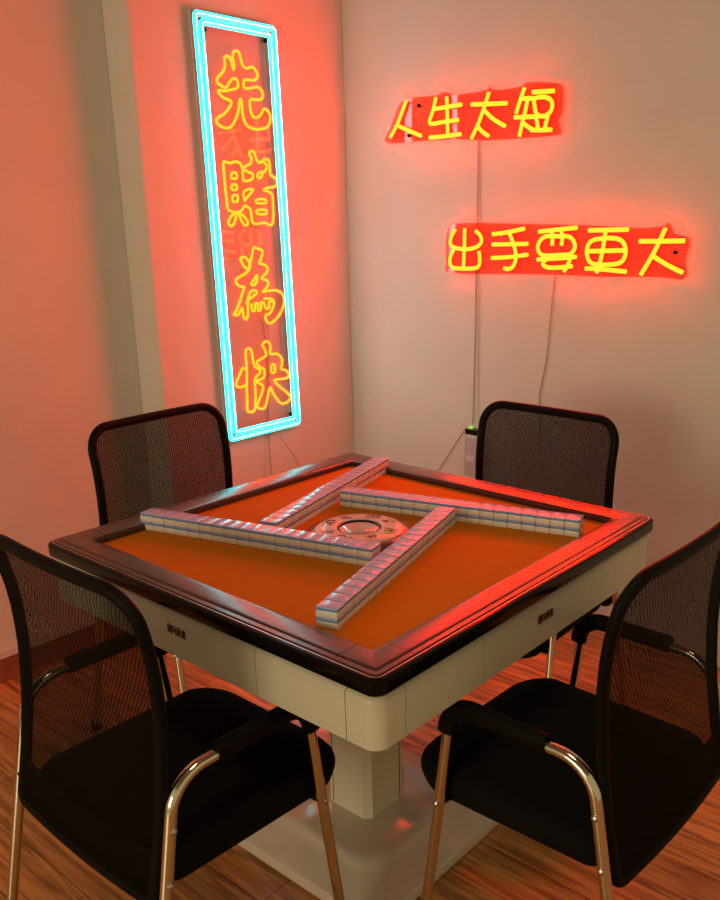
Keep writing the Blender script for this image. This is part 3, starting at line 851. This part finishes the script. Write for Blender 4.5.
fb = lambda a, b_: (a, YB - 0.0035, b_)
fs = lambda a, b_: (XS + 0.004, a, b_)
cable('grey power cable from the upper orange sign straight down to the power supply', CABLES_BACK['c1'], fb, 0.0018, M_WIREGREY)
cable('pale power cable running down just right of the grey one to the power supply', CABLES_BACK['c1b'], fb, 0.0014, M_WIRE)
cable('white wavy power cable from the lower orange sign down behind the right rear chair', CABLES_BACK['c2'], fb, 0.0028, M_WIRE)
cable('thin cable curving down left from the power supply on the wall', CABLES_BACK['pl'], fb, 0.0014, M_WIREGREY)
cable('dark cable hanging behind and below the tall cyan framed sign', CABLES_SIDE['w1'], fs, 0.0018, M_WIREGREY)
cable('pale cable hanging left of the dark one below the tall cyan framed sign', CABLES_SIDE['w2'], fs, 0.0013, M_WIRE)
cable('short cable slanting right below the tall cyan framed sign', CABLES_SIDE['w3'], fs, 0.0014, M_WIREGREY)

PS = empty('mounted_power_supply', 'slim grey perforated power supply on the back wall left of the right rear chair', 'power supply', (-0.646, YB, 0.50))
x0, x1, d = -0.028, 0.026, 0.034
mb = MB().box(x0, -d, 0.0, x1, -0.0005, 0.172)
for k in range(17):
    mb.box(x0 - 0.003, -d - 0.0015, 0.006 + k * 0.0098, x0 + 0.004, -d + 0.01, 0.0115 + k * 0.0098)
    mb.box(x1 - 0.004, -d - 0.0015, 0.006 + k * 0.0098, x1 + 0.003, -d + 0.01, 0.0115 + k * 0.0098)
mb.build('housing', M_PSU, PS, smooth=False)
MB().box(x0 - 0.001, -d - 0.001, 0.172, x1 + 0.001, -0.0005, 0.192).build('end_cap', M_BLACKGLOSS, PS, smooth=False, bevel=0.001)
MB().box(x0 + 0.004, -d + 0.010, 0.192, x0 + 0.022, -0.008, 0.200).build('terminal', M_LED, PS, smooth=False, bevel=0.002)
lb = MB().box(x0 + 0.006, -d - 0.0012, 0.158, x1 - 0.006, -d, 0.170)
lb.build('label', M_LABEL, PS, smooth=False)
MB().box(x0 + 0.006, -d - 0.0012, 0.062, x1 - 0.010, -d, 0.088).build('label', M_LABEL, PS, smooth=False)

# ------------------------------------------------------------------ light
sc = bpy.context.scene
wd = bpy.data.worlds.new('room_ambience')
sc.world = wd
wd.use_nodes = True
bg = wd.node_tree.nodes['Background']
bg.inputs[0].default_value = (*WORLD_COL, 1)
bg.inputs[1].default_value = WORLD_STR
ld = bpy.data.lights.new('added_fill_top', 'AREA')  # added overhead fill for felt and floor, no lamp known there
ld.shape = 'DISK'
ld.size = 0.6
ld.energy = TOP_FILL_W
ld.color = TOP_FILL_COL
lo = bpy.data.objects.new('added_fill_top', ld)
C.objects.link(lo)
lo.location = (0.9, -0.7, 2.66)
wl = bpy.data.lights.new('added_fill_rear', 'AREA')  # added fill light behind the camera, no window known there
wl.shape = 'RECTANGLE'
wl.size, wl.size_y = 3.0, 2.0
wl.energy = REAR_FILL_W
wl.color = REAR_FILL_COL
wo = bpy.data.objects.new('added_fill_rear', wl)
C.objects.link(wo)
wo.location = (0.4, -6.5, 1.7)
wo.rotation_euler = (math.radians(90), 0, 0)

# ------------------------------------------------------------------ camera
cd = bpy.data.cameras.new('camera')
co = bpy.data.objects.new('camera', cd)
C.objects.link(co)
Rc = [[0.7688692244669852, 0.6393377341949193, -0.00934758268448936],
      [0.18288616753851317, -0.2339007833710031, -0.9549047456482275],
      [-0.6126930433672408, 0.7324873276534808, -0.29676514188234887]]
r, dn, fw_ = (Vector(v) for v in Rc)
m = Matrix((r, -dn, -fw_)).transposed().to_4x4()
m.translation = Vector((1.30907586, -1.38643814, 1.48466149))
co.matrix_world = m
cd.sensor_fit = 'VERTICAL'
cd.sensor_height = 36.0
cd.sensor_width = 36.0
cd.lens = 876.1178 * 36.0 / 900.0
cd.shift_x = -48.568 / 900.0
cd.shift_y = 40.538 / 900.0
cd.clip_start = 0.02
sc.camera = co

sc.view_settings.view_transform = 'Standard'
sc.view_settings.look = 'None'
sc.view_settings.gamma = 1.0
sc.view_settings.exposure = EXPOSURE
sc.view_settings.use_curve_mapping = False
sc.cycles.transparent_max_bounces = 24
sc.cycles.use_denoising = True
